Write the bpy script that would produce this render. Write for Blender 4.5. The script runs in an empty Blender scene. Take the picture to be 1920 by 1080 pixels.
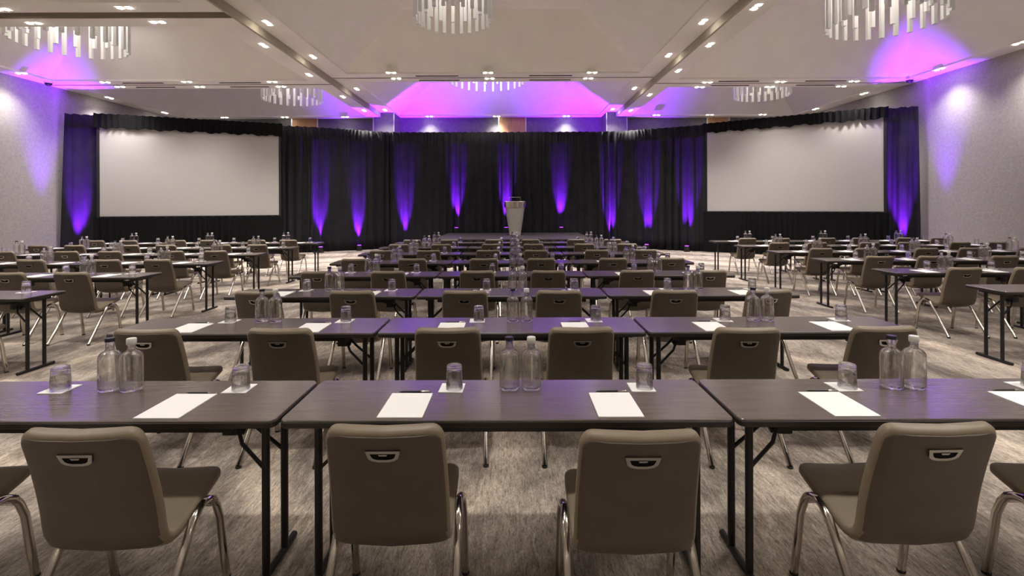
import bpy, math, random
from mathutils import Vector, Matrix

random.seed(7)
PI = math.pi
S = bpy.context.scene
COL = S.collection

# ------------------------------------------------------------------ camera, world, exposure
F_PX, CX, CY, ROLL = 910.0, 960.0, 387.2, math.radians(0.18)
CAM_H = 1.596
cam_data = bpy.data.cameras.new('camera')
cam = bpy.data.objects.new('camera', cam_data)
COL.objects.link(cam)
cam_data.sensor_width = 36.0
cam_data.lens = F_PX / 1920 * 36.0
cam_data.shift_y = -(540 - CY) / 1920
cam_data.clip_start = 0.05
cam.matrix_world = Matrix.Translation((0, 0, CAM_H)) @ Matrix.Rotation(PI / 2, 4, 'X') @ Matrix.Rotation(-ROLL, 4, 'Z')
S.camera = cam
world = bpy.data.worlds.new('world')
S.world = world
world.use_nodes = True
world.node_tree.nodes['Background'].inputs[0].default_value = (0.5, 0.48, 0.45, 1)
world.node_tree.nodes['Background'].inputs[1].default_value = 0.05
S.view_settings.view_transform = 'Standard'
S.view_settings.look = 'None'
S.view_settings.gamma = 1.0
S.view_settings.use_curve_mapping = False
S.view_settings.exposure = 1.2

SPOT_W = 132.0        # one twin downlight
CHAND_E = 2.4         # chandelier canopy emission
UP_W = 4000.0          # one violet uplight on the drapes
WARM = (1.0, 0.955, 0.885)
VIOLET = (0.22, 0.012, 1.0)
ORCHID = (0.40, 0.06, 1.0)


def level(px, py):
    u, v = px - CX, py - CY
    return (u * math.cos(ROLL) - v * math.sin(ROLL), u * math.sin(ROLL) + v * math.cos(ROLL))


def on_height(px, py, z):
    """world point of a pixel on the horizontal plane at height z"""
    u, v = level(px, py)
    d = F_PX * (CAM_H - z) / v
    return Vector((u * d / F_PX, d, z))


def project(x, y, z):
    if y < 0.2:
        return (-9999, 9999)
    u0, v0 = x * F_PX / y, (CAM_H - z) * F_PX / y
    return (CX + u0 * math.cos(ROLL) + v0 * math.sin(ROLL), CY - u0 * math.sin(ROLL) + v0 * math.cos(ROLL))


# ------------------------------------------------------------------ materials
MATS = {}


def mat(name, color, rough=0.5, metal=0.0, spec=0.5, emit=None, estr=0.0, trans=0.0, ior=1.45, sheen=0.0):
    m = bpy.data.materials.new(name)
    m.use_nodes = True
    b = m.node_tree.nodes['Principled BSDF']
    b.inputs['Base Color'].default_value = (*color, 1)
    b.inputs['Roughness'].default_value = rough
    b.inputs['Metallic'].default_value = metal
    b.inputs['Specular IOR Level'].default_value = spec
    b.inputs['IOR'].default_value = ior
    b.inputs['Transmission Weight'].default_value = trans
    b.inputs['Sheen Weight'].default_value = sheen
    if emit:
        b.inputs['Emission Color'].default_value = (*emit, 1)
        b.inputs['Emission Strength'].default_value = estr
    MATS[name] = m
    return m


def nodes(m):
    return m.node_tree.nodes, m.node_tree.links, m.node_tree.nodes['Principled BSDF']


def add_noise(m, scale_xyz, c0, c1, nscale=5.0, detail=4.0, lo=0.35, hi=0.65, bump=0.0, coord='Object', rough=0.6):
    n, l, b = nodes(m)
    tc = n.new('ShaderNodeTexCoord')
    mp = n.new('ShaderNodeMapping')
    mp.inputs['Scale'].default_value = scale_xyz
    tx = n.new('ShaderNodeTexNoise')
    tx.inputs['Scale'].default_value = nscale
    tx.inputs['Detail'].default_value = detail
    tx.inputs['Roughness'].default_value = rough
    rp = n.new('ShaderNodeValToRGB')
    rp.color_ramp.elements[0].position = lo
    rp.color_ramp.elements[1].position = hi
    rp.color_ramp.elements[0].color = (*c0, 1)
    rp.color_ramp.elements[1].color = (*c1, 1)
    l.new(tc.outputs[coord], mp.inputs[0])
    l.new(mp.outputs[0], tx.inputs['Vector'])
    l.new(tx.outputs['Fac'], rp.inputs[0])
    l.new(rp.outputs[0], b.inputs['Base Color'])
    if bump:
        bp = n.new('ShaderNodeBump')
        bp.inputs['Strength'].default_value = bump
        bp.inputs['Distance'].default_value = 0.004
        l.new(tx.outputs['Fac'], bp.inputs['Height'])
        l.new(bp.outputs[0], b.inputs['Normal'])
    return tx, rp


def carpet_material():
    m = mat('carpet', (0.3, 0.26, 0.22), 0.95, spec=0.1)
    n, l, b = nodes(m)
    tc = n.new('ShaderNodeTexCoord')

    def noise(scale, nscale, detail, dist=0.0):
        mp = n.new('ShaderNodeMapping')
        mp.inputs['Scale'].default_value = scale
        t = n.new('ShaderNodeTexNoise')
        t.inputs['Scale'].default_value = nscale
        t.inputs['Detail'].default_value = detail
        t.inputs['Roughness'].default_value = 0.65
        t.inputs['Distortion'].default_value = dist
        l.new(tc.outputs['Object'], mp.inputs[0])
        l.new(mp.outputs[0], t.inputs['Vector'])
        return t

    def ramp(src, e):
        r = n.new('ShaderNodeValToRGB')
        r.color_ramp.elements[0].position, r.color_ramp.elements[0].color = e[0][0], (*e[0][1], 1)
        r.color_ramp.elements[1].position, r.color_ramp.elements[1].color = e[-1][0], (*e[-1][1], 1)
        for p, c in e[1:-1]:
            k = r.color_ramp.elements.new(p)
            k.color = (*c, 1)
        l.new(src, r.inputs[0])
        return r

    def mix(kind, fac, a, c):
        x = n.new('ShaderNodeMix')
        x.data_type = 'RGBA'
        x.blend_type = kind
        x.inputs['Factor'].default_value = fac
        l.new(a, x.inputs['A'])
        l.new(c, x.inputs['B'])
        return x.outputs['Result']

    streak = noise((1.0, 0.22, 1), 26.0, 9.0, 1.6)
    col = ramp(streak.outputs['Fac'], [(0.28, (0.25, 0.212, 0.18)), (0.5, (0.40, 0.348, 0.30)), (0.72, (0.57, 0.51, 0.45))])
    big = noise((0.6, 0.30, 1), 1.7, 4.0, 2.6)
    bigc = ramp(big.outputs['Fac'], [(0.40, (0.52, 0.50, 0.50)), (0.50, (0.85, 0.84, 0.83)), (0.62, (1.08, 1.07, 1.05))])
    c1 = mix('MULTIPLY', 0.8, col.outputs[0], bigc.outputs[0])
    wv = n.new('ShaderNodeTexWave')
    wv.wave_type = 'RINGS'
    wv.rings_direction = 'SPHERICAL'
    wv.inputs['Scale'].default_value = 0.20
    wv.inputs['Distortion'].default_value = 14.0
    wv.inputs['Detail'].default_value = 1.0
    wv.inputs['Detail Scale'].default_value = 0.16
    mp = n.new('ShaderNodeMapping')
    mp.inputs['Location'].default_value = (0.8, -3.1, 0)
    l.new(tc.outputs['Object'], mp.inputs[0])
    l.new(mp.outputs[0], wv.inputs['Vector'])
    arc = ramp(wv.outputs['Fac'], [(0.0, (0.50, 0.49, 0.51)), (0.13, (1, 1, 1)), (0.88, (1, 1, 1)), (1.0, (1.45, 1.42, 1.38))])
    c2 = mix('MULTIPLY', 0.95, c1, arc.outputs[0])
    fine = noise((1, 0.3, 1), 170.0, 2.0)
    fc = ramp(fine.outputs['Fac'], [(0.35, (0.62, 0.62, 0.63)), (0.65, (1.3, 1.28, 1.25))])
    c3 = mix('MULTIPLY', 0.7, c2, fc.outputs[0])
    thread = noise((1, 0.13, 1), 95.0, 3.0, 0.2)
    tr = ramp(thread.outputs['Fac'], [(0.33, (0.48, 0.46, 0.45)), (0.46, (1, 1, 1)), (0.70, (1.12, 1.11, 1.10))])
    c3 = mix('MULTIPLY', 0.8, c3, tr.outputs[0])
    l.new(c3, b.inputs['Base Color'])
    bp = n.new('ShaderNodeBump')
    bp.inputs['Strength'].default_value = 0.5
    bp.inputs['Distance'].default_value = 0.006
    l.new(fine.outputs['Fac'], bp.inputs['Height'])
    l.new(bp.outputs[0], b.inputs['Normal'])
    return m


carpet_material()
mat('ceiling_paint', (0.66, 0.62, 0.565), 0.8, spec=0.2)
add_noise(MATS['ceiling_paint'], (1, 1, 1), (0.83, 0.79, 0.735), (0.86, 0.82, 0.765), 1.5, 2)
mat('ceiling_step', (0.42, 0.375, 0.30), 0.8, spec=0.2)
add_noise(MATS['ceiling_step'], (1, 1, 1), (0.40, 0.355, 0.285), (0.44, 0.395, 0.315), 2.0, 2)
mat('wall_fabric', (0.5, 0.47, 0.45), 0.95, spec=0.1)
add_noise(MATS['wall_fabric'], (1, 1, 1), (0.29, 0.27, 0.26), (0.43, 0.405, 0.39), 16, 8, 0.3, 0.7, 0.25, rough=0.8)
mat('wall_panel', (0.30, 0.28, 0.30), 0.85, spec=0.15)
add_noise(MATS['wall_panel'], (1, 1, 1), (0.13, 0.12, 0.13), (0.165, 0.155, 0.165), 8, 4)
mat('door_wood', (0.46, 0.24, 0.11), 0.5)
add_noise(MATS['door_wood'], (8, 8, 0.6), (0.36, 0.19, 0.085), (0.52, 0.30, 0.15), 3, 5)
mat('trim_metal', (0.7, 0.68, 0.7), 0.35, 0.8)
mat('slot_black', (0.02, 0.02, 0.02), 0.9, spec=0.1)
mat('laminate', (0.06, 0.045, 0.04), 0.22, spec=0.6)
add_noise(MATS['laminate'], (0.35, 9.0, 1), (0.085, 0.066, 0.060), (0.135, 0.108, 0.098), 12, 6, 0.3, 0.7, rough=0.7)
mat('edge_band', (0.022, 0.017, 0.016), 0.4)
mat('black_steel', (0.012, 0.011, 0.012), 0.42, spec=0.5)
mat('vinyl', (0.20, 0.155, 0.105), 0.42, spec=0.45)
add_noise(MATS['vinyl'], (1, 1, 1), (0.215, 0.172, 0.120), (0.25, 0.20, 0.142), 9, 3, 0.3, 0.7)
mat('vinyl_back', (0.17, 0.13, 0.09), 0.5, spec=0.4)
add_noise(MATS['vinyl_back'], (1, 1, 1), (0.088, 0.070, 0.056), (0.106, 0.084, 0.067), 9, 3, 0.3, 0.7)
mat('chrome', (0.58, 0.54, 0.49), 0.14, 1.0)
mat('bezel', (0.38, 0.37, 0.36), 0.2, 1.0)
mat('hole_black', (0.008, 0.007, 0.007), 0.8, spec=0.1)
mat('rubber', (0.03, 0.03, 0.03), 0.7)
mat('paper', (0.90, 0.89, 0.88), 0.85, spec=0.2)
mat('pen_black', (0.02, 0.02, 0.02), 0.3)
mat('cap_black', (0.015, 0.013, 0.025), 0.35)
mat('cap_clear', (0.72, 0.71, 0.66), 0.35)
mat('drape', (0.016, 0.014, 0.020), 0.75, spec=0.25, sheen=0.03)
add_noise(MATS['drape'], (1, 1, 1), (0.0085, 0.008, 0.010), (0.014, 0.013, 0.016), 3, 3)
mat('skirt_black', (0.0055, 0.0055, 0.006), 0.85, spec=0.15)
mat('screen_white', (0.41, 0.39, 0.375), 0.75, spec=0.2)
mat('frame_black', (0.015, 0.013, 0.015), 0.5)
mat('stage_deck', (0.045, 0.036, 0.034), 0.45)
mat('brushed', (0.80, 0.76, 0.68), 0.14, 1.0)
mat('lectern_grey', (0.33, 0.31, 0.285), 0.45, 0.35)
mat('acrylic', (0.62, 0.60, 0.575), 0.35, emit=(1.0, 0.97, 0.93), estr=0.03)
mat('canopy_glow', (0.9, 0.9, 0.9), 0.5, emit=(1.0, 0.95, 0.88), estr=CHAND_E)
mat('lamp_glow', (1, 1, 1), 0.5, emit=(1.0, 0.93, 0.82), estr=24.0)
mat('lamp_violet', (0.4, 0.2, 1), 0.5, emit=VIOLET, estr=6.0)
mat('lamp_trim', (0.75, 0.72, 0.68), 0.5)


def glass_material(name, tint, clear):
    m = bpy.data.materials.new(name)
    m.use_nodes = True
    n, l = m.node_tree.nodes, m.node_tree.links
    n.remove(n['Principled BSDF'])
    out = n['Material Output']
    g = n.new('ShaderNodeBsdfGlass')
    g.inputs['Color'].default_value = (*tint, 1)
    g.inputs['Roughness'].default_value = 0.0
    g.inputs['IOR'].default_value = 1.47
    t = n.new('ShaderNodeBsdfTransparent')
    t.inputs['Color'].default_value = (*tint, 1)
    mx = n.new('ShaderNodeMixShader')
    mx.inputs[0].default_value = clear
    l.new(g.outputs[0], mx.inputs[1])
    l.new(t.outputs[0], mx.inputs[2])
    l.new(mx.outputs[0], out.inputs['Surface'])
    MATS[name] = m
    return m


glass_material('bottle_glass', (0.998, 0.998, 0.995), 0.22)
glass_material('tumbler_glass', (0.998, 0.998, 0.995), 0.22)


# ------------------------------------------------------------------ mesh helpers
class MB:
    def __init__(self):
        self.v, self.f = [], []

    def add(self, vs, fs):
        o = len(self.v)
        self.v += [tuple(p) for p in vs]
        self.f += [tuple(i + o for i in f) for f in fs]
        return self

    def box(self, x0, x1, y0, y1, z0, z1):
        return self.add([(x0, y0, z0), (x1, y0, z0), (x1, y1, z0), (x0, y1, z0), (x0, y0, z1), (x1, y0, z1), (x1, y1, z1), (x0, y1, z1)],
                        [(0, 3, 2, 1), (4, 5, 6, 7), (0, 1, 5, 4), (1, 2, 6, 5), (2, 3, 7, 6), (3, 0, 4, 7)])

    def quad(self, a, b, c, d):
        return self.add([a, b, c, d], [(0, 1, 2, 3)])

    def loft(self, rings, cap0=True, cap1=True, closed=True):
        n = len(rings[0])
        vs = [p for r in rings for p in r]
        fs = []
        for i in range(len(rings) - 1):
            for j in range(n if closed else n - 1):
                a, b = i * n + j, i * n + (j + 1) % n
                fs.append((a, b, b + n, a + n))
        if cap0:
            fs.append(tuple(range(n - 1, -1, -1)))
        if cap1:
            fs.append(tuple((len(rings) - 1) * n + j for j in range(n)))
        return self.add(vs, fs)

    def lathe(self, prof, seg=20, cx=0, cy=0, cap0=True, cap1=True):
        return self.loft([[(cx + r * math.cos(2 * PI * j / seg), cy + r * math.sin(2 * PI * j / seg), z) for j in range(seg)] for r, z in prof], cap0, cap1)

    def tube(self, pts, r, seg=8, flat=1.0):
        pts = [Vector(p) for p in pts]
        rings = []
        up = None
        for i, p in enumerate(pts):
            t = (pts[min(i + 1, len(pts) - 1)] - pts[max(i - 1, 0)]).normalized()
            if up is None:
                up = Vector((1, 0, 0)) if abs(t.x) < 0.9 else Vector((0, 0, 1))
            s = t.cross(up).normalized()
            u = s.cross(t).normalized()
            up = u
            rr = r[i] if isinstance(r, (list, tuple)) else r
            rings.append([p + s * (rr * math.cos(2 * PI * j / seg)) + u * (rr * flat * math.sin(2 * PI * j / seg)) for j in range(seg)])
        return self.loft(rings)

    def mesh(self, name, material, smooth=40):
        me = bpy.data.meshes.new(name)
        me.from_pydata(self.v, [], self.f)
        me.update()
        import bmesh
        bm = bmesh.new()
        bm.from_mesh(me)
        bmesh.ops.recalc_face_normals(bm, faces=bm.faces)
        bm.to_mesh(me)
        bm.free()
        if smooth:
            me.polygons.foreach_set('use_smooth', [True] * len(me.polygons))
            me.set_sharp_from_angle(angle=math.radians(smooth))
        me.materials.append(MATS[material])
        return me

    def build(self, name, material, parent=None, smooth=40):
        return link(name, self.mesh(name, material, smooth), parent)


def link(name, me, parent=None, loc=None, rotz=0.0):
    o = bpy.data.objects.new(name, me)
    COL.objects.link(o)
    if parent:
        o.parent = parent
    if loc is not None:
        o.location = loc
    if rotz:
        o.rotation_euler = (0, 0, rotz)
    return o


def tag(o, label, cat, group=None):
    o['label'] = label
    o['category'] = cat
    if group:
        o['group'] = group
    return o


def thing(name, label, cat, loc=(0, 0, 0), rotz=0.0, group=None):
    return tag(link(name, None, None, loc, rotz), label, cat, group)


def struct(o):
    o['kind'] = 'structure'
    return o


def rrect(x0, x1, y0, y1, r, z, seg=4):
    pts = []
    for cx, cy, a in ((x1 - r, y1 - r, 0), (x0 + r, y1 - r, PI / 2), (x0 + r, y0 + r, PI), (x1 - r, y0 + r, 1.5 * PI)):
        for k in range(seg + 1):
            t = a + PI / 2 * k / seg
            pts.append((cx + r * math.cos(t), cy + r * math.sin(t), z))
    return pts


def spot(name, loc, aim, color, watts, size, blend, radius, parent=None):
    d = bpy.data.lights.new(name, 'SPOT')
    d.color = color
    d.energy = watts
    d.spot_size = math.radians(size)
    d.spot_blend = blend
    d.shadow_soft_size = radius
    o = bpy.data.objects.new(name, d)
    COL.objects.link(o)
    o.location = loc
    o.rotation_euler = Vector(aim).to_track_quat('-Z', 'Y').to_euler()
    if parent:
        o.parent = parent
    return o


# ------------------------------------------------------------------ the room
XL, XR = -13.6, 11.82
XA, XB = -5.25, 4.18          # steps between the side bays and the centre bay
YB, YJ = -7.0, 14.25          # rear wall, main ceiling joint
YS, YC = 19.8, 20.6           # far wall of the side bays and of the centre bay
ZS, ZC = CAM_H + 3.6, CAM_H + 3.78
ZT = 7.3

struct(MB().quad((XL - .3, YB, 0), (XR + .3, YB, 0), (XR + .3, YC + .3, 0), (XL - .3, YC + .3, 0)).build('floor', 'carpet', smooth=0))
wl = struct(MB().box(XL - .3, XL, 14.45, YC, 0, ZT).build('wall_left', 'wall_fabric', smooth=0))
w = MB().box(XL - .3, XL + .02, YB, 14.45, 0, ZT).build('fabric_panel', 'wall_fabric', wl, smooth=0)
wr = struct(MB().box(XR, XR + .3, 13.75, YC, 0, ZT).build('wall_right', 'wall_fabric', smooth=0))
w = MB().box(XR - .02, XR + .3, YB, 13.75, 0, ZT).build('fabric_panel', 'wall_fabric', wr, smooth=0)
struct(MB().box(XL - .3, XR + .3, YB - .3, YB, 0, ZT).build('wall_rear', 'wall_fabric', smooth=0))
wf = struct(MB().box(XL - .3, -5.4, YS, YS + .2, 0, ZT).box(4.5, XR + .3, YS, YS + .2, 0, ZT).box(-5.4, 4.5, YC, YC + .2, 0, ZT).build('wall_far', 'wall_panel', smooth=0))
for x0, x1 in ((-5.55, -4.72), (3.8, 4.62)):
    MB().box(x0, x1, YS - .35, YC, 0, ZT).build('pilaster', 'wall_panel', wf, smooth=0)
    for x in (x0, x1):
        MB().box(x - .012, x + .012, YS - .365, YS - .34, 0, ZT).build('metal_strip', 'trim_metal', wf, smooth=0)
for i, (x0, x1, y) in enumerate(((-0.55, 0.60, YC), (-8.95, -7.90, YS), (7.95, 8.85, YS))):
    d = struct(MB().box(x0, x1, y - .05, y, 0, ZT - .05).build('door_%d' % (i + 1), 'door_wood', smooth=0))
    for x in (x0, x1):
        MB().box(x - .02, x + .02, y - .07, y - .02, 0, ZT - .05).build('door_jamb', 'trim_metal', d, smooth=0)

# ceiling: every bay is a flat soffit around a hipped vault
ceil = struct(link('ceiling', None))


def bay(x0, x1, y0, y1, z, border=0.42, rise=1.35, side=0.55, run=0.45):
    a0, a1, b0, b1 = x0 + side, x1 - side, y0 + border, y1 - border
    m = MB()
    m.quad((x0, y0, z), (x1, y0, z), (x1, b0, z), (x0, b0, z))
    m.quad((x0, b1, z), (x1, b1, z), (x1, y1, z), (x0, y1, z))
    m.quad((x0, b0, z), (a0, b0, z), (a0, b1, z), (x0, b1, z))
    m.quad((a1, b0, z), (x1, b0, z), (x1, b1, z), (a1, b1, z))
    m.build('soffit', 'ceiling_paint', ceil, smooth=0)
    hx, hy = (a1 - a0) / 2 * run, (b1 - b0) / 2 * run
    lo = [(a0, b0, z), (a1, b0, z), (a1, b1, z), (a0, b1, z)]
    lo2 = [(x, y, z + .05) for x, y, _ in lo]
    hi = [(a0 + hx, b0 + hy, z + rise), (a1 - hx, b0 + hy, z + rise), (a1 - hx, b1 - hy, z + rise), (a0 + hx, b1 - hy, z + rise)]
    v = MB()
    v.loft([lo, lo2, hi], False, True)
    v.build('vault', 'ceiling_paint', ceil, smooth=0)


G = 0.03
for x0, x1, z, cuts in ((XL, XA, ZS, ((YB, 1.2), (1.2, 8.95), (9.22, YJ - G), (YJ + G, YS))),
                        (XA, XB, ZC, ((YB, 1.2), (1.2, 8.0), (8.06, YJ - G), (YJ + G, YC))),
                        (XB, XR, ZS, ((YB, 1.2), (1.2, 5.2), (5.26, YJ - G), (YJ + G, YS)))):
    for y0, y1 in cuts:
        bay(x0, x1, y0, y1, z)
for x, n in ((XA, 1), (XB, -1)):
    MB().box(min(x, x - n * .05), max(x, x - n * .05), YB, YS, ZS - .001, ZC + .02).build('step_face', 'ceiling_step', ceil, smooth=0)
for x0, x1, y0, y1, z in ((XL, XA - .05, 8.95, 9.22, ZS), (XL, XA - .05, YJ - G, YJ + G, ZS), (XA, XB, YJ - G, YJ + G, ZC), (XB + .05, XR, YJ - G, YJ + G, ZS),
                          (XA, XB, 8.0, 8.06, ZC), (XB + .05, XR, 5.2, 5.26, ZS)):
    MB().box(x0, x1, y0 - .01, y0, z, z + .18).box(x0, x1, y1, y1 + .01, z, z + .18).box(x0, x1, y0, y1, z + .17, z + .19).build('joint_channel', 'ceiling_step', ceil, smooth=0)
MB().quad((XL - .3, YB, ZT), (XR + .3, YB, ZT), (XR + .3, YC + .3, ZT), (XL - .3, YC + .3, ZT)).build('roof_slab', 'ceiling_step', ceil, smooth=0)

# slot diffusers beside the joints
slots = [(775, 857, 136, ZC, 'centre bay'), (993, 1075, 136, ZC, 'centre bay'), (783, 860, 146.5, ZC, 'centre bay'), (993, 1071, 146.5, ZC, 'centre bay'),
         (225, 302, 154, ZS, 'left bay'), (409, 487, 154, ZS, 'left bay'), (252, 325, 162, ZS, 'left bay'), (430, 503, 162, ZS, 'left bay'),
         (1344, 1418, 154.3, ZS, 'right bay'), (1507, 1582, 153, ZS, 'right bay'), (1330, 1400, 162, ZS, 'right bay'), (1488, 1559, 161.5, ZS, 'right bay')]
for i, (p0, p1, py, z, b) in enumerate(slots):
    a, c = on_height(p0, py, z), on_height(p1, py, z)
    y = YJ + (-.24 if i % 4 < 2 else .24)
    o = MB().box(a.x, c.x, y - .025, y + .025, z - .012, z + .002).build('slot_diffuser', 'slot_black', smooth=0)
    tag(o, 'dark slot air diffuser in the %s ceiling, %s, %s of the joint' % (b, 'left one' if i % 2 == 0 else 'right one', 'near side' if i % 4 < 2 else 'far side'),
        'air vent', 'slot diffusers beside the ceiling joints')

for px, py, lab in ((1700, 149.5, 'small dark round ceiling device near the top of the right wall'), (97, 155, 'small dark round ceiling device near the top of the left wall')):
    p = on_height(px, py, ZS)
    t = thing('ceiling_camera', lab, 'ceiling device', (min(max(p.x, XL + .3), XR - .35), p.y - .1, ZS))
    MB().lathe([(.11, 0), (.11, -.03), (.09, -.04)], 20).build('mounting_ring', 'lamp_trim', t)
    MB().lathe([(.088, -.04), (.08, -.08), (.05, -.11), (.01, -.12)], 20).build('dark_dome', 'frame_black', t)

# twin downlights, read off the ceiling planes
trim_me = MB().loft([rrect(-.15, .15, -.08, .08, .02, -.006, 2), rrect(-.15, .15, -.08, .08, .02, .0, 2)]).mesh('trim_plate', 'lamp_trim')
lamp_me = MB().lathe([(.046, -.012), (.048, -.004)], 16).mesh('lamp', 'lamp_glow')
left_l = [(4, 17, 'h'), (234, 14, 'h'), (64, 43, 'h'), (296, 41, 'h'), (40, 137, 'h'), (197, 154, 'h'), (350, 153, 'h'), (510, 153, 'h'), (225, 162.5, 'h'), (375, 162.5, 'h'),
          (527, 162, 'h'), (497.5, 84.5, 'd'), (582.5, 140, 'd'), (205, 183, 'd'), (309, 211, 'd'), (421, 220, 'h'), (534, 219.5, 'h'), (646, 181, 'd'), (685, 207, 'd'), (647, 219, 'h')]
mid_l = [(501.6, 42.5, 'd'), (586.7, 106, 'd'), (669, 166.5, 'd'), (721.7, 206, 'd'), (733, 136, 'h'), (915, 136, 'h'), (1110, 135.7, 'h'), (743, 147, 'h'), (918, 147, 'h'),
         (1103, 146.7, 'h'), (1320, 40, 'd'), (1255, 103, 'd'), (1190, 165, 'd'), (1149.7, 204.5, 'd'), (805, 218, 'h'), (931, 217.7, 'h'), (1062, 217.5, 'h')]
right_l = [(1417, 12.5, 'd'), (1331, 83.5, 'd'), (1272, 132, 'd'), (1218, 177.5, 'd'), (1182.5, 206.7, 'd'), (1326.7, 154, 'h'), (1463, 153, 'h'), (1601.5, 152, 'h'),
           (1312, 163, 'h'), (1443.6, 162.5, 'h'), (1577, 161.7, 'h'), (1230.8, 215.5, 'h'), (1331, 215, 'h'), (1430, 214.5, 'h'), (1912, 80, 'd'), (1762, 129, 'd'),
           (1620, 175, 'd'), (1529, 204, 'd')]
ORD = ['first', 'second', 'third', 'fourth', 'fifth', 'sixth', 'seventh', 'eighth', 'ninth', 'tenth', 'eleventh', 'twelfth', 'thirteenth', 'fourteenth',
       'fifteenth', 'sixteenth', 'seventeenth', 'eighteenth', 'nineteenth', 'twentieth']


def downlight(x, y, z, along, label):
    t = thing('ceiling_downlight', label, 'downlight', (x, y, z), 0 if along == 'h' else PI / 2, 'twin ceiling downlights')
    link('trim_plate', trim_me, t)
    for s in (-1, 1):
        link('lamp', lamp_me, t, (s * .085, 0, -.004))
    spot('downlight_beam', (0, 0, -.05), (0, 0, -1), WARM, SPOT_W, 116, 1.0, 0.13, t)


for lst, z, bname, lo, hi in ((left_l, ZS, 'left', XL + .3, XA - .25), (mid_l, ZC, 'centre', XA + .25, XB - .25), (right_l, ZS, 'right', XB + .25, XR - .3)):
    order = sorted(range(len(lst)), key=lambda i: lst[i][0])
    for rank, i in enumerate(order):
        px, py, al = lst[i]
        p = on_height(px, py, z)
        ymax = (YC if bname == 'centre' else YS) - .25
        downlight(min(max(p.x, lo), hi), min(p.y, ymax), z, al, 'small twin square downlight in the %s ceiling bay, %s counting from the left' % (bname, ORD[rank]))
cols = (-12.9, -9.4, -5.6, -4.9, -0.5, 3.8, 4.6, 8.0, 11.3)
for x, z in ((-12.9, ZS), (-9.4, ZS), (-5.6, ZS), (-4.9, ZC), (-0.5, ZC), (3.8, ZC), (4.6, ZS), (8.0, ZS), (11.3, ZS)):
    for y in (-5.0, -1.5, 1.6, 4.9):
        if x in (-0.5, -9.4, 8.0) and y in (-1.5, 4.9):
            continue
        downlight(x, y, z, 'd', 'twin square downlight overhead, %s column from the left wall, %s row from the rear' % (ORD[cols.index(x)], ORD[(-5.0, -1.5, 1.6, 4.9).index(y)]))


# chandeliers: a ring of clear rods under a glowing canopy, inside each vault


def chandelier(x, y, zb, ztop, rad, label, n=26):
    t = thing('chandelier', label, 'chandelier', (x, y, 0), 0, 'rod chandeliers in the ceiling vaults')
    MB().lathe([(rad + .12, ztop - .05), (rad + .12, ztop - .01)], 32).build('canopy', 'lamp_trim', t)
    MB().lathe([(rad + .02, ztop - .065), (rad + .02, ztop - .05)], 32).build('light_panel', 'canopy_glow', t)
    L = ztop - .06 - zb
    me = MB().box(-.034, .034, -.034, .034, 0, L).mesh('acrylic_rod', 'acrylic', 0)
    me2 = MB().box(-.034, .034, -.034, .034, .18, L).mesh('acrylic_rod', 'acrylic', 0)
    for i in range(n):
        a = 2 * PI * i / n
        link('acrylic_rod', me, t, (rad * math.cos(a), rad * math.sin(a), zb))
    for i in range(n // 2):
        a = 2 * PI * (i + .5) / (n // 2)
        link('acrylic_rod', me2, t, (rad * .72 * math.cos(a), rad * .72 * math.sin(a), zb))


chandelier(-10.45, 11.5, ZS + .24, ZS + 1.30, 1.08, 'ring chandelier of pale hanging rods, near one at far left')
chandelier(-7.62, 16.9, ZS + .10, ZS + 1.30, .95, 'violet-lit rod chandelier in the far ceiling vault left of the centre bay')
chandelier(-1.2, 10.0, ZC + .05, ZC + 1.30, .78, 'rod chandelier at the top edge above the middle of the room')
chandelier(-.85, 16.9, ZC + .52, ZC + 1.30, 1.28, 'rod chandelier in the far centre vault above the stage')
chandelier(7.5, 9.75, ZS + .04, ZS + 1.30, 1.0, 'large rod chandelier at the upper right over a violet ceiling glow')
chandelier(8.45, 16.4, ZS + .08, ZS + 1.30, .85, 'small rod chandelier in the far vault above the right screen')
chandelier(-9.4, 4.0, ZS + .04, ZS + 1.30, 1.28, 'rod chandelier overhead on the left side behind the view')
chandelier(-.6, 3.6, ZC + .04, ZC + 1.30, 1.28, 'rod chandelier directly overhead in the centre bay')
chandelier(8.0, 2.6, ZS + .04, ZS + 1.30, 1.28, 'rod chandelier overhead on the right side behind the view')


# ------------------------------------------------------------------ drapes, screens, stage
TOP = 4.42


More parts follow.
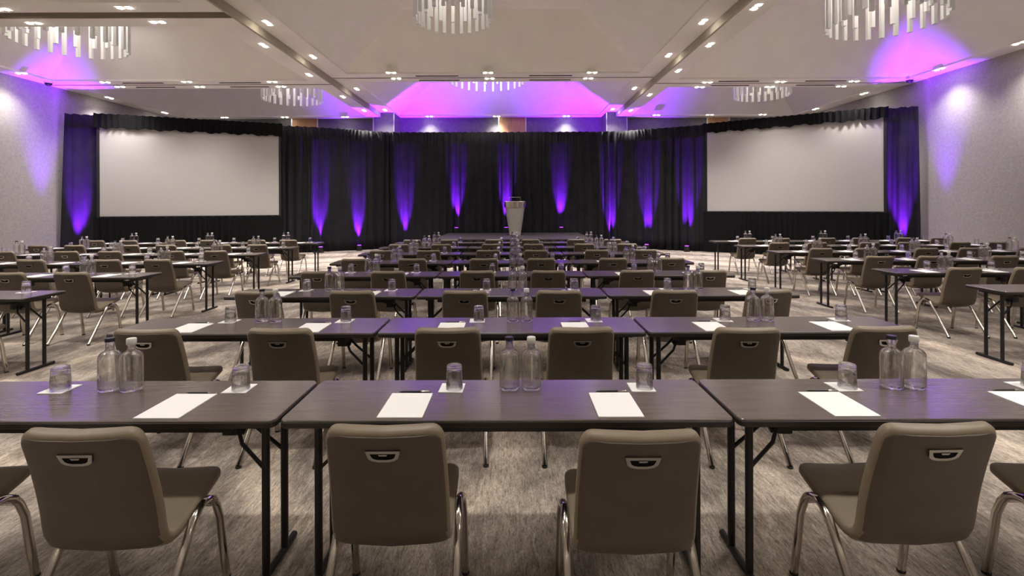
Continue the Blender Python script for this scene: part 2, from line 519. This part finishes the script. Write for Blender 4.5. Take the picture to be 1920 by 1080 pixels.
def cloth(p0, p1, z0, z1, amp, wl, seed, nz=10, flare=0.0, ruffle=False):
    rnd = random.Random(seed)
    p0, p1 = Vector((p0[0], p0[1], 0)), Vector((p1[0], p1[1], 0))
    L = (p1 - p0).length
    d = (p1 - p0) / L
    nrm = Vector((d.y, -d.x, 0))
    if nrm.y > 0:
        nrm = -nrm
    n = max(24, int(L / wl * 9))
    ph = [rnd.uniform(0, 6.28) for _ in range(6)]
    vs = []
    for j in range(nz + 1):
        v = j / nz
        z = z1 + (z0 - z1) * v
        for i in range(n + 1):
            s = i / n
            u = s * L
            wob = .22 * math.sin(u * 2.1 + ph[0]) + .16 * math.sin(u * 5.3 + ph[1])
            a = amp * (.45 + .55 * min(1, v * 2)) * (.6 + .4 * math.sin(u * 1.7 + ph[2]))
            off = a * math.sin(2 * PI * (u / wl + wob + .10 * v * math.sin(u * 3 + ph[5]))) + .35 * a * math.sin(2 * PI * u / wl * 2.3 + ph[3] + v)
            off += .35 * amp * (1 - v) ** 6 * math.sin(2 * PI * u / (wl * .4) + ph[4])
            zz = z
            if ruffle:
                if j == nz:
                    zz += .022 * math.sin(u * 9 + ph[2]) + .014 * math.sin(u * 23 + ph[1])
                if j == 0:
                    zz += .01 * math.sin(u * 31 + ph[3])
            elif j == 0:
                zz += .012 * math.sin(u * 25 + ph[3])
            q = p0 + d * (u + (s - .5) * 2 * flare * v) + nrm * (off + amp)
            vs.append((q.x, q.y, zz))
    fs = [(j * (n + 1) + i, j * (n + 1) + i + 1, (j + 1) * (n + 1) + i + 1, (j + 1) * (n + 1) + i) for j in range(nz) for i in range(n)]
    return vs, fs


def drape(p0, p1, label, seed, z0=0.0, z1=TOP, amp=.07, wl=.30, flare=0.0):
    t = thing('drape_panel', label, 'curtain', ((p0[0] + p1[0]) / 2, (p0[1] + p1[1]) / 2, 0), 0, 'black drape panels of the backdrop')
    m = MB()
    e = (Vector(p1) - Vector(p0)).normalized() * .035
    m.add(*cloth(Vector(p0) - e, Vector(p1) + e, z0 + .012, z1, amp, wl, seed, flare=flare))
    o = m.build('curtain_cloth', 'drape', t, smooth=80)
    o.matrix_parent_inverse = Matrix.Translation(-t.location)
    sm = o.modifiers.new('thickness', 'SOLIDIFY')
    sm.thickness = .006
    b = MB().tube([(p0[0], p0[1] + .02, z1 - .03), (p1[0], p1[1] + .02, z1 - .03)], .018).build('drape_rail', 'frame_black', t)
    b.matrix_parent_inverse = Matrix.Translation(-t.location)
    L = math.hypot(p1[0] - p0[0], p1[1] - p0[1])
    ex, ey = p1[0] - (p1[0] - p0[0]) / L * .22, p1[1] - (p1[1] - p0[1]) / L * .22
    u = MB().tube([(ex, ey + .05, 0), (ex, ey + .05, z1 + .03)], .022)
    u.box(ex - .18, ex + .18, ey + .0, ey + .3, 0, .012)
    u = u.build('drape_upright', 'frame_black', t)
    u.matrix_parent_inverse = Matrix.Translation(-t.location)


SL0, SL1 = Vector((-12.52, 14.74, 0)), Vector((-7.98, 16.62, 0))
SR0, SR1 = Vector((6.78, 16.85, 0)), Vector((10.80, 14.10, 0))
drape((-13.36, 14.58), (-12.50, 14.95), 'violet-lit drape panel between the left wall and the left screen', 1, amp=.06, flare=.12)
drape((-8.0, 16.86), (-7.10, 17.16), 'narrow dark drape panel beside the right edge of the left screen', 2)
drape((-7.08, 17.12), (-4.72, 18.40), 'angled drape panel with two violet glows left of the flat backdrop', 3)
drape((-4.70, 18.42), (-1.82, 18.48), 'flat backdrop drape panel, left one of the three behind the stage', 4)
drape((-1.80, 18.48), (1.10, 18.48), 'flat backdrop drape panel behind the silver lectern', 5)
drape((1.12, 18.48), (4.02, 18.42), 'flat backdrop drape panel, right one of the three behind the stage', 6)
drape((4.04, 18.42), (6.74, 16.95), 'angled drape panel between the backdrop and the right screen', 7)
drape((10.76, 14.36), (11.58, 13.90), 'violet-lit drape panel between the right screen and the right wall', 8, amp=.06, flare=.06)


def screen(a, b, zb, zt, label, seed):
    t = thing('projection_screen', label, 'screen', ((a.x + b.x) / 2, (a.y + b.y) / 2, 0), 0, 'large projection screens')
    inv = Matrix.Translation(-t.location)
    d = (b - a).normalized()
    nrm = Vector((d.y, -d.x, 0))
    if nrm.y > 0:
        nrm = -nrm

    def slab(e0, e1, z0, z1, f, bk, name, m):
        p, q = a - d * e0, b + d * e1
        mm = MB()
        r0 = [p + nrm * f, q + nrm * f, q - nrm * bk, p - nrm * bk]
        mm.loft([[(v.x, v.y, z0) for v in r0], [(v.x, v.y, z1) for v in r0]])
        o = mm.build(name, m, t, smooth=0)
        o.matrix_parent_inverse = inv
        return o

    slab(0, 0, zb, zt, .0, .02, 'screen_surface', 'screen_white')
    L = (b - a).length
    slab(.07, .07, zb - .07, zb, .015, .05, 'frame_rail', 'frame_black')
    slab(.07, .07, zt, zt + .07, .015, .05, 'frame_rail', 'frame_black')
    slab(.07, -L, zb, zt, .015, .05, 'frame_stile', 'frame_black')
    slab(-L, .07, zb, zt, .015, .05, 'frame_stile', 'frame_black')
    for e in (.04, L - .04):
        p = a + d * e
        o = MB().box(p.x - .03, p.x + .03, p.y + .02, p.y + .08, 0, zb).build('support_leg', 'frame_black', t, smooth=0)
        o.matrix_parent_inverse = inv
    f = nrm * .05
    p, q = a + f - d * .12, b + f + d * .12
    for nm, z0, z1, am in (('valance', zt - .04, TOP + .03, .03), ('skirt', .012, zb - .03, .035)):
        m = MB()
        m.add(*cloth((p.x, p.y), (q.x, q.y), z0, z1, am, .16, seed + len(nm), nz=8, ruffle=nm == 'valance'))
        o = m.build(nm, 'skirt_black', t, smooth=80)
        o.matrix_parent_inverse = inv


screen(SL0, SL1, 1.33, 4.06, 'large white projection screen on the left in black drape surround', 11)
screen(SR0, SR1, 1.415, 4.155, 'large white projection screen on the right in black drape surround', 15)

st = thing('stage', 'low dark stage platform with black skirt in front of the backdrop', 'stage', (0.03, 16.35, 0))
for i in range(2):
    for j in range(3):
        x0, y0 = -2.44 + j * 1.627, -1.72 + i * 1.80
        MB().box(x0 + .002, x0 + 1.625, y0 + .002, y0 + 1.798, .56, .61).build('deck_board', 'stage_deck', st, smooth=0)
m = MB()
for a, b, sd in (((-2.42, -1.72), (2.42, -1.72), 1), ((-2.42, -1.70), (-2.42, 1.86), 2), ((2.42, -1.70), (2.42, 1.86), 3)):
    m.add(*cloth(a, b, .01, .57, .012, .14, sd, nz=3))
m.build('stage_skirt', 'skirt_black', st, smooth=80)

lc = thing('lectern', 'silver tapered lectern with a brushed metal band standing on the stage', 'lectern', (0.10, 16.6, 0.61))
MB().loft([[(x * w1, y * w1 * .62, z) for x, y in [(math.cos(2 * PI * k / 28), math.sin(2 * PI * k / 28)) for k in range(28)]] for w1, z in ((.19, .03), (.235, .30), (.29, .66), (.335, .96))]).build('tapered_body', 'lectern_grey', lc, 60)
MB().loft([[(x * w1, y * w1 * .62, z) for x, y in [(math.cos(2 * PI * k / 28), math.sin(2 * PI * k / 28)) for k in range(28)]] for w1, z in ((.345, .95), (.365, .955), (.375, 1.14), (.36, 1.145))]).build('metal_band', 'brushed', lc, 50)
MB().loft([[(x * w1, y * w1 * .72, z) for x, y in [(math.cos(2 * PI * k / 28), math.sin(2 * PI * k / 28)) for k in range(28)]] for w1, z in ((.40, 1.145), (.435, 1.15), (.43, 1.165))]).build('reading_shelf', 'brushed', lc, 50)
MB().lathe([(.29, 0), (.29, .02), (.20, .035)], 28).build('base_plate', 'brushed', lc)
MB().tube([(-.19, 0, 1.16), (-.19, 0, 1.30), (.19, 0, 1.30), (.19, 0, 1.16)], .010).build('lamp_bar', 'chrome', lc)


# violet uplights on the floor
up_body = MB().lathe([(.075, .03), (.085, .05), (.085, .20), (.08, .205)], 20).mesh('housing', 'frame_black')
up_lens = MB().lathe([(.068, .205), (.066, .209)], 20).mesh('lens', 'lamp_violet')
up_foot = MB().box(-.09, .09, -.06, .06, 0, .03).mesh('bracket', 'frame_black', 0)


def uplight(x, y, aim, label, watts=UP_W, size=27, color=VIOLET, z=0.0):
    t = thing('uplight', label, 'uplight', (x, y, z), 0, 'violet floor uplights')
    link('housing', up_body, t)
    link('lens', up_lens, t)
    link('bracket', up_foot, t)
    spot('violet_beam', (0, 0, .23), aim, color, watts, size, 1.0, 0.04, t)


ups = [(-12.98, 14.40, (-.04, .16, 1), 0, 'left end drape'), (-6.70, 16.98, (-.09, .155, 1), 0, 'angled left drape, outer'), (-5.57, 17.68, (-.09, .155, 1), 0, 'angled left drape, inner'),
       (-4.05, 18.12, (0, .19, 1), 0, 'left backdrop panel, outer'), (-2.08, 18.14, (0, .24, 1), .61, 'left backdrop panel, inner'), (-.22, 18.14, (0, .24, 1), .61, 'backdrop left of the lectern'),
       (1.84, 18.14, (0, .24, 1), .61, 'right backdrop panel, inner'), (3.72, 18.12, (0, .19, 1), 0, 'right backdrop panel, outer'), (4.88, 17.60, (.09, .155, 1), 0, 'angled right drape, inner'),
       (6.08, 16.89, (.09, .155, 1), 0, 'angled right drape, outer'), (11.14, 13.76, (.06, .16, 1), 0, 'right end drape')]
for x, y, aim, z, nm in ups:
    uplight(x, y, aim, 'black floor uplight casting violet light at the foot of the ' + nm, z=z)
uplight(XL + .46, 14.02, (.02, -.01, 1), 'black floor uplight by the left wall corner', 2600, 32)
uplight(XR - .46, 13.20, (-.02, -.01, 1), 'black floor uplight by the right wall corner', 2600, 32)
for x, sd in ((-4.3, 'left'), (3.45, 'right')):  # unseen lamps added behind the drapes to turn the far wall violet
    uplight(x, 19.15, (0, .10, 1), 'unseen floor uplight added behind the backdrop, %s one, washing the far wall' % sd, 2600, 80)


# ------------------------------------------------------------------ prototypes: chair
def chair_parts():
    NR = 28

    def ring(c, n, w, t, dish=.016):
        pts = []
        for k in range(NR):
            a = 2 * PI * k / NR
            ca, sa = math.cos(a), math.sin(a)
            x = w * math.copysign(abs(ca) ** .28, ca)
            s = t / 2 * math.copysign(abs(sa) ** .55, sa) + dish * (x / max(w, .01)) ** 2
            pts.append((x, c[0] + n[0] * s, c[1] + n[1] * s))
        return pts

    prof = [(-.298, .842), (-.288, .81), (-.268, .75), (-.247, .68), (-.226, .60), (-.209, .52), (-.200, .45), (-.188, .402), (-.160, .370), (-.115, .358), (-.055, .370), (.03, .396), (.11, .420), (.165, .434), (.20, .437)]
    # resample by arc length
    P = [Vector(p) for p in prof]
    acc = [0]
    for i in range(1, len(P)):
        acc.append(acc[-1] + (P[i] - P[i - 1]).length)

    def at(s):
        s = min(max(s, 0), acc[-1])
        for i in range(1, len(P)):
            if s <= acc[i] + 1e-9:
                t = (s - acc[i - 1]) / (acc[i] - acc[i - 1])
                return P[i - 1].lerp(P[i], t)
        return P[-1]

    def nr(s):
        t = (at(s + .03) - at(s - .03)).normalized()
        return Vector((-t.y, t.x))     # towards the sitter / up

    tot = acc[-1]
    bend = acc[8]

    def width(s):
        if s < .06:
            base = .160 + math.sqrt(max(0, .0036 - (.06 - s) ** 2)) * .75
        else:
            base = .205
        k = min(1, max(0, (s - .06) / (bend - .06)))
        return base + .010 * math.sin(k * PI / 2)

    def thick(s, end):
        d = min(s, end)
        t = .052
        if d < .022:
            t *= .35 + .65 * math.sqrt(max(0, 1 - (1 - d / .022) ** 2))
        return t

    back, seat, panel = MB(), MB(), MB()
    ss = [0, .004, .010, .018, .028, .040, .052, .064, .09] + [.09 + (bend + .05 - .09) * i / 12 for i in range(1, 13)]
    back.loft([ring(at(s), nr(s), width(s), thick(s, 1)) for s in ss])
    s0 = bend - .02
    ss2 = [s0 + (tot - .03 - s0) * i / 9 for i in range(10)] + [tot - .02, tot - .011, tot - .004, tot]
    seat.loft([ring(at(s), nr(s), (.213 if s < tot - .05 else .213 - .05 * (1 - math.sqrt(max(0, 1 - ((s - tot + .05) / .05) ** 2)))), thick(1, tot - s) * .985, .012) for s in ss2])
    # rear panel, set in behind a seam
    ps = [.016, .020, .028, .04, .055, .075] + [.075 + (bend + .02 - .075) * i / 10 for i in range(1, 11)]
    rings = []
    for s in ps:
        c, n = at(s), nr(s)
        w = width(s) - .008
        w -= .02 if s < .018 else (.010 if s < .024 else (.004 if s < .035 else 0))
        r = []
        for k in range(NR):
            a = 2 * PI * k / NR
            ca, sa = math.cos(a), math.sin(a)
            x = w * math.copysign(abs(ca) ** .28, ca)
            q = -.0215 + .0075 * math.copysign(abs(sa) ** .6, sa) + .016 * (x / .205) ** 2 + .005 * (abs(x) / w) ** 8
            r.append((x, c.x + n.x * q, c.y + n.y * q))
        rings.append(r)
    panel.loft(rings)
    # hand hold bezel
    sc = .088
    c, n = at(sc), nr(sc)
    t = (at(sc + .03) - at(sc - .03)).normalized()

    def pt(x, down, q):
        return (x, c.x + t.x * down + n.x * q, c.y + t.y * down + n.y * q)

    outer = [(-.060, -.022), (.060, -.022), (.052, .010), (.040, .019), (.018, .024), (-.018, .024), (-.040, .019), (-.052, .010)]
    inner = [(-.044, -.011), (.044, -.011), (.038, .005), (.030, .011), (.014, .014), (-.014, .014), (-.030, .011), (-.038, .005)]
    q0 = -.0305
    bz = MB().loft([[pt(x, d, q0 + .004) for x, d in outer], [pt(x * .985, d, q0 - .004) for x, d in outer], [pt(x, d, q0 - .004) for x, d in inner], [pt(x, d, q0 + .004) for x, d in inner]], False, False)
    hole = MB().loft([[pt(x, d, q0 + .003) for x, d in inner], [pt(x, d, q0 - .001) for x, d in inner]])
    glint = MB().loft([[pt(x, d, q0 - .001) for x, d in ((-.016, -.010), (.016, -.010), (.012, -.003), (-.012, -.003))], [pt(x, d, q0 - .006) for x, d in ((-.016, -.010), (.016, -.010), (.012, -.003), (-.012, -.003))]])  # small raised plate shaped to imitate the reflected glint inside the bezel
    out = [('seat', seat.mesh('seat', 'vinyl', 50), None, None), ('backrest', back.mesh('backrest', 'vinyl', 50), None, None),
           ('back_panel', panel.mesh('back_panel', 'vinyl_back', 50), None, None), ('hand_hold', bz.mesh('hand_hold', 'bezel', 30), None, 'chrome-rimmed hand hold'),
           ('hand_hold_recess', hole.mesh('hand_hold_recess', 'hole_black', 0), 'hand_hold', None), ('grip_glint', glint.mesh('grip_glint', 'bezel', 0), 'hand_hold', None)]
    # legs: each side an arch split at its crown
    for sx in (-1, 1):
        arch_f = [(sx * .226, .015, .408), (sx * .229, .045, .405), (sx * .231, .075, .388), (sx * .232, .096, .355), (sx * .233, .120, .29), (sx * .235, .140, .14), (sx * .237, .160, .012)]
        arch_r = [(sx * .226, .015, .408), (sx * .229, -.018, .402), (sx * .231, -.055, .380), (sx * .232, -.085, .345), (sx * .233, -.128, .285), (sx * .234, -.225, .14), (sx * .237, -.318, .012)]
        for pth in (arch_f, arch_r):
            out.append(('leg', MB().tube(pth, .0162, 10).mesh('leg', 'chrome', 60), None, 'chrome tube leg'))
            e = pth[-1]
            out.append(('glide', MB().lathe([(.0165, .0), (.0175, .002), (.0175, .011)], 10, e[0], e[1]).mesh('glide', 'rubber', 40), 'leg', None))
    stx = MB().tube([(-.231, .094, .358), (.231, .094, .358)], .010).mesh('under_frame', 'chrome', 60)
    out.append(('under_frame', stx, None, None))
    return out


CHAIR = chair_parts()


def place(proto, root, skip=()):
    last = {}
    for name, me, par, lab in proto:
        if name in skip:
            continue
        o = link(name, me, last.get(par, root) if par else root)
        last[name] = o
        if lab:
            o['label'] = lab


# ------------------------------------------------------------------ prototypes: table
TL, TD, TH = 1.83, 0.457, 0.742


def table_parts():
    h, d = TL / 2, TD
    top = MB().loft([rrect(-h + .002, h - .002, .002, d - .002, .03, TH - .012), rrect(-h + .002, h - .002, .002, d - .002, .03, TH - .003), rrect(-h + .005, h - .005, .005, d - .005, .028, TH)])
    band = MB().loft([rrect(-h + .004, h - .004, .004, d - .004, .03, TH - .032), rrect(-h, h, .0, d, .032, TH - .028), rrect(-h, h, .0, d, .032, TH - .010), rrect(-h + .003, h - .003, .003, d - .003, .03, TH - .006)])
    out = [('tabletop', top.mesh('tabletop', 'laminate', 35), None, None), ('edge_band', band.mesh('edge_band', 'edge_band', 35), 'tabletop', None)]
    ap = MB().box(-h + .20, h - .20, .045, .065, TH - .066, TH - .03)
    ap2 = MB().box(-h + .20, h - .20, d - .065, d - .045, TH - .066, TH - .03)
    out += [('apron_rail', ap.mesh('apron_rail', 'black_steel', 0), None, None), ('apron_rail', ap2.mesh('apron_rail', 'black_steel', 0), None, None)]
    ym = d / 2
    for sx in (-1, 1):
        x = sx * (h - .105)
        for sy in (-1, 1):
            y = ym + sy * .085
            out.append(('leg', MB().tube([(x, y, .012), (x, y, TH - .035)], .0165, 10).mesh('leg', 'black_steel', 60), None, 'black steel tube leg'))
            # bent folding stay from the leg to the catch
            out.append(('folding_stay', MB().tube([(x, y, .47), (x - sx * .11, y + -sy * .015, .575), (x - sx * .15, y - sy * .05, .64)], .0085, 6).mesh('folding_stay', 'black_steel', 60), None, None))
        out.append(('foot_bar', MB().tube([(x, ym - .185, .016), (x, ym + .185, .016)], .0155, 8).mesh('foot_bar', 'black_steel', 60), None, None))
        c = MB().tube([(x - sx * .13, ym, .60), (x - sx * .34, ym, TH - .04)], .013, 6, 1.6).mesh('stay_bar', 'black_steel', 60)
        out.append(('stay_bar', c, None, None))
        lx0, lx1 = sorted((x - sx * .14, x - sx * .21))
        ct = MB().loft([rrect(lx0, lx1, ym - .055, ym + .055, .012, .615 - .012, 2), rrect(lx0, lx1, ym - .055, ym + .055, .012, .665, 2)]).mesh('stay_catch', 'black_steel', 30)
        out.append(('stay_catch', ct, None, None))
        hx0, hx1 = sorted((x + sx * .03, x - sx * .05))
        out.append(('leg_hinge', MB().box(hx0, hx1, ym - .13, ym + .13, TH - .06, TH - .03).mesh('leg_hinge', 'black_steel', 0), None, None))
    return out


TABLE = table_parts()

# ------------------------------------------------------------------ prototypes: tableware
BR = .0465
body_me = MB().lathe([(.002, .004), (.030, .003), (.041, .001), (BR, .008), (BR, .148), (.0455, .159), (.0415, .169), (.034, .177), (.025, .182), (.0185, .187), (.0170, .195), (.0170, .222), (.0185, .224), (.0185, .230),
                      (.0145, .230), (.0140, .196), (.0165, .189), (.0235, .180), (.032, .174), (.039, .167), (.0425, .158), (.0435, .148), (.0435, .020), (.040, .015), (.028, .017), (.002, .021)], 28).mesh('bottle_body', 'bottle_glass', 60)
capb_me = MB().lathe([(.0195, .226), (.0205, .228), (.0205, .240), (.0185, .243)], 20).mesh('bottle_cap', 'cap_black', 50)
capw_me = MB().lathe([(.0195, .214), (.0205, .216), (.0205, .239), (.0185, .242)], 20).mesh('bottle_cap', 'cap_clear', 50)
tum_me = MB().lathe([(.002, .1085), (.026, .1085), (.0325, .1105), (.0345, .108), (.0352, .100), (.0378, .050), (.0400, .002), (.0392, 0), (.0382, .002), (.0356, .050), (.0330, .094), (.0300, .0965), (.002, .0965)], 26).mesh('tumbler', 'tumbler_glass', 60)
pad_me = MB().box(-.0925, .0925, 0, .255, 0, .004).mesh('notepad', 'paper', 0)
nap_me = MB().box(-.056, .056, -.056, .056, 0, .003).mesh('coaster', 'paper', 0)
pen_b = MB().lathe([(.0012, 0), (.0045, .014), (.0048, .10)], 10).mesh('pen_barrel', 'pen_black', 50)
pen_t = MB().lathe([(.0050, .100), (.0050, .138), (.003, .142)], 10).mesh('pen_cap', 'chrome', 50)
pen_c = MB().box(-.0015, .0015, .004, .0075, .104, .136).mesh('pen_clip', 'chrome', 0)


def in_frame(pts, margin=0):
    q = [project(*p) for p in pts]
    x0, x1 = min(a for a, b in q), max(a for a, b in q)
    y0, y1 = min(b for a, b in q), max(b for a, b in q)
    return x1 > -margin and x0 < 1920 + margin and y1 > -margin and y0 < 1080 + margin


ROWW = ['nearest', 'second', 'third', 'fourth', 'fifth', 'sixth', 'seventh', 'eighth']


def set_table(tx, ty, block, row, col, seats, rnd, rot=0.0):
    where = {'c': ['left', 'middle', 'right'], 'l': ['aisle-end', 'middle', 'wall-end'], 'r': ['aisle-end', 'middle', 'wall-end']}[block][col]
    bname = {'c': 'central', 'l': 'left', 'r': 'right'}[block]
    rw = ROWW[row]
    tail = '%s table, %s row, %s block' % (where, rw, bname)
    grp = 'of the %s block' % bname
    h = TL / 2
    if in_frame([(tx - h, ty, TH), (tx + h, ty, TH), (tx - h, ty + TD, TH), (tx + h, ty + TD, TH), (tx - h, ty + .2, 0), (tx + h, ty + .2, 0)]):
        t = thing('folding_table', 'narrow dark wood folding table with black legs, ' + tail, 'table', (tx, ty, 0), rot, 'folding tables ' + grp)
        place(TABLE, t, () if ty < 9.0 else ('edge_band_',))

    def shows(x, y, z0, z1, r):
        return in_frame([(x - r, y, z0), (x + r, y, z0), (x - r, y, z1), (x + r, y, z1)])

    for i, sx in enumerate(seats):
        side = 'left' if (sx < 0) else 'right'
        cx = tx + sx + rnd.uniform(-.012, .012)
        cy = ty + rnd.uniform(-.012, .012)
        if block == 'c' and row == 0:
            dx, dy = {(0, 1): (-.012, 0), (1, 0): (-.016, .004), (1, 1): (.034, -.03), (2, 0): (.022, 0)}.get((col, i), (0, 0))
            cx, cy = cx + dx, cy + dy
        if in_frame([(cx - .23, cy - .32, 0), (cx + .23, cy - .32, .86), (cx - .23, cy + .2, .45), (cx + .23, cy + .2, .0)]):
            c = thing('stacking_chair', 'taupe vinyl chair with chrome legs, %s seat at %s' % (side, tail), 'chair', (cx, cy, 0), rnd.uniform(-.03, .03), 'taupe chairs ' + grp)
            place(CHAIR, c, () if cy < 6.5 else ('glide', 'grip_glint', 'under_frame'))
    for s in (-1, 1):
        side = 'left' if s < 0 else 'right'
        px = tx + s * .43 + rnd.uniform(-.006, .006) + (.028 if (block, col, s) == ('c', 1, 1) else 0)
        gx = px + .178 + rnd.uniform(-.008, .008)
        if shows(px, ty + .13, TH, TH, .1):
            o = link('notepad', pad_me, None, (px, ty + .022, TH), rnd.uniform(-.02, .02))
            tag(o, 'white blank notepad at the %s place, %s' % (side, tail), 'notepad', 'notepads ' + grp)
            if ty < 6.3:
                p = thing('pen', 'black and silver pen above the %s notepad, %s' % (side, tail), 'pen', (px - .055 + rnd.uniform(-.01, .01), ty + .289, TH + .0052), 0, 'pens ' + grp)
                p.rotation_euler = (0, PI / 2, rnd.uniform(-.03, .03))
                for nm, me in (('pen_barrel', pen_b), ('pen_cap', pen_t), ('pen_clip', pen_c)):
                    link(nm, me, p)
        if shows(gx, ty + .33, TH, TH + .11, .06):
            o = link('coaster', nap_me, None, (gx - .012, ty + .345, TH), rnd.uniform(-.04, .04))
            tag(o, 'square white paper coaster under the %s glass, %s' % (side, tail), 'coaster', 'coasters ' + grp)
            g = link('drinking_glass', tum_me, None, (gx, ty + .335, TH + .003))
            tag(g, 'upturned clear tumbler at the %s place, %s' % (side, tail), 'glass', 'upturned tumblers ' + grp)
    off = {'c': (.03, .06, .01)[col], 'l': .02, 'r': .0}[block]
    for s in (-1, 1):
        bx = tx + off + s * .0515
        if shows(bx, ty + .35, TH, TH + .24, .05):
            b = thing('water_bottle', 'clear glass water bottle with %s cap, %s' % ('black' if s < 0 else 'pale clear', tail), 'bottle', (bx, ty + .345 + rnd.uniform(-.006, .004), TH), rnd.uniform(0, 6), 'water bottles ' + grp)
            link('bottle_body', body_me, b)
            link('bottle_cap', capb_me if s < 0 else capw_me, b)


rnd = random.Random(21)
for r in range(8):
    for c in range(3):
        set_table((c - 1) * 1.846 - .005 + (r == 0) * -.018, 1.938 + 1.345 * r, 'c', r, c, ((-.43, .41), (-.41, .43), (-.38, .46))[c], rnd)
for r in range(6):
    for c in range(3):
        set_table(-4.60 - .92 - 1.846 * c, 4.57 + 1.378 * r, 'l', r, c, (-.38, .37), rnd)
for r in range(6):
    for c in range(3):
        set_table(4.85 + .92 + 1.846 * c, 4.77 + 1.355 * r, 'r', r, c, (-.31, .47), rnd)
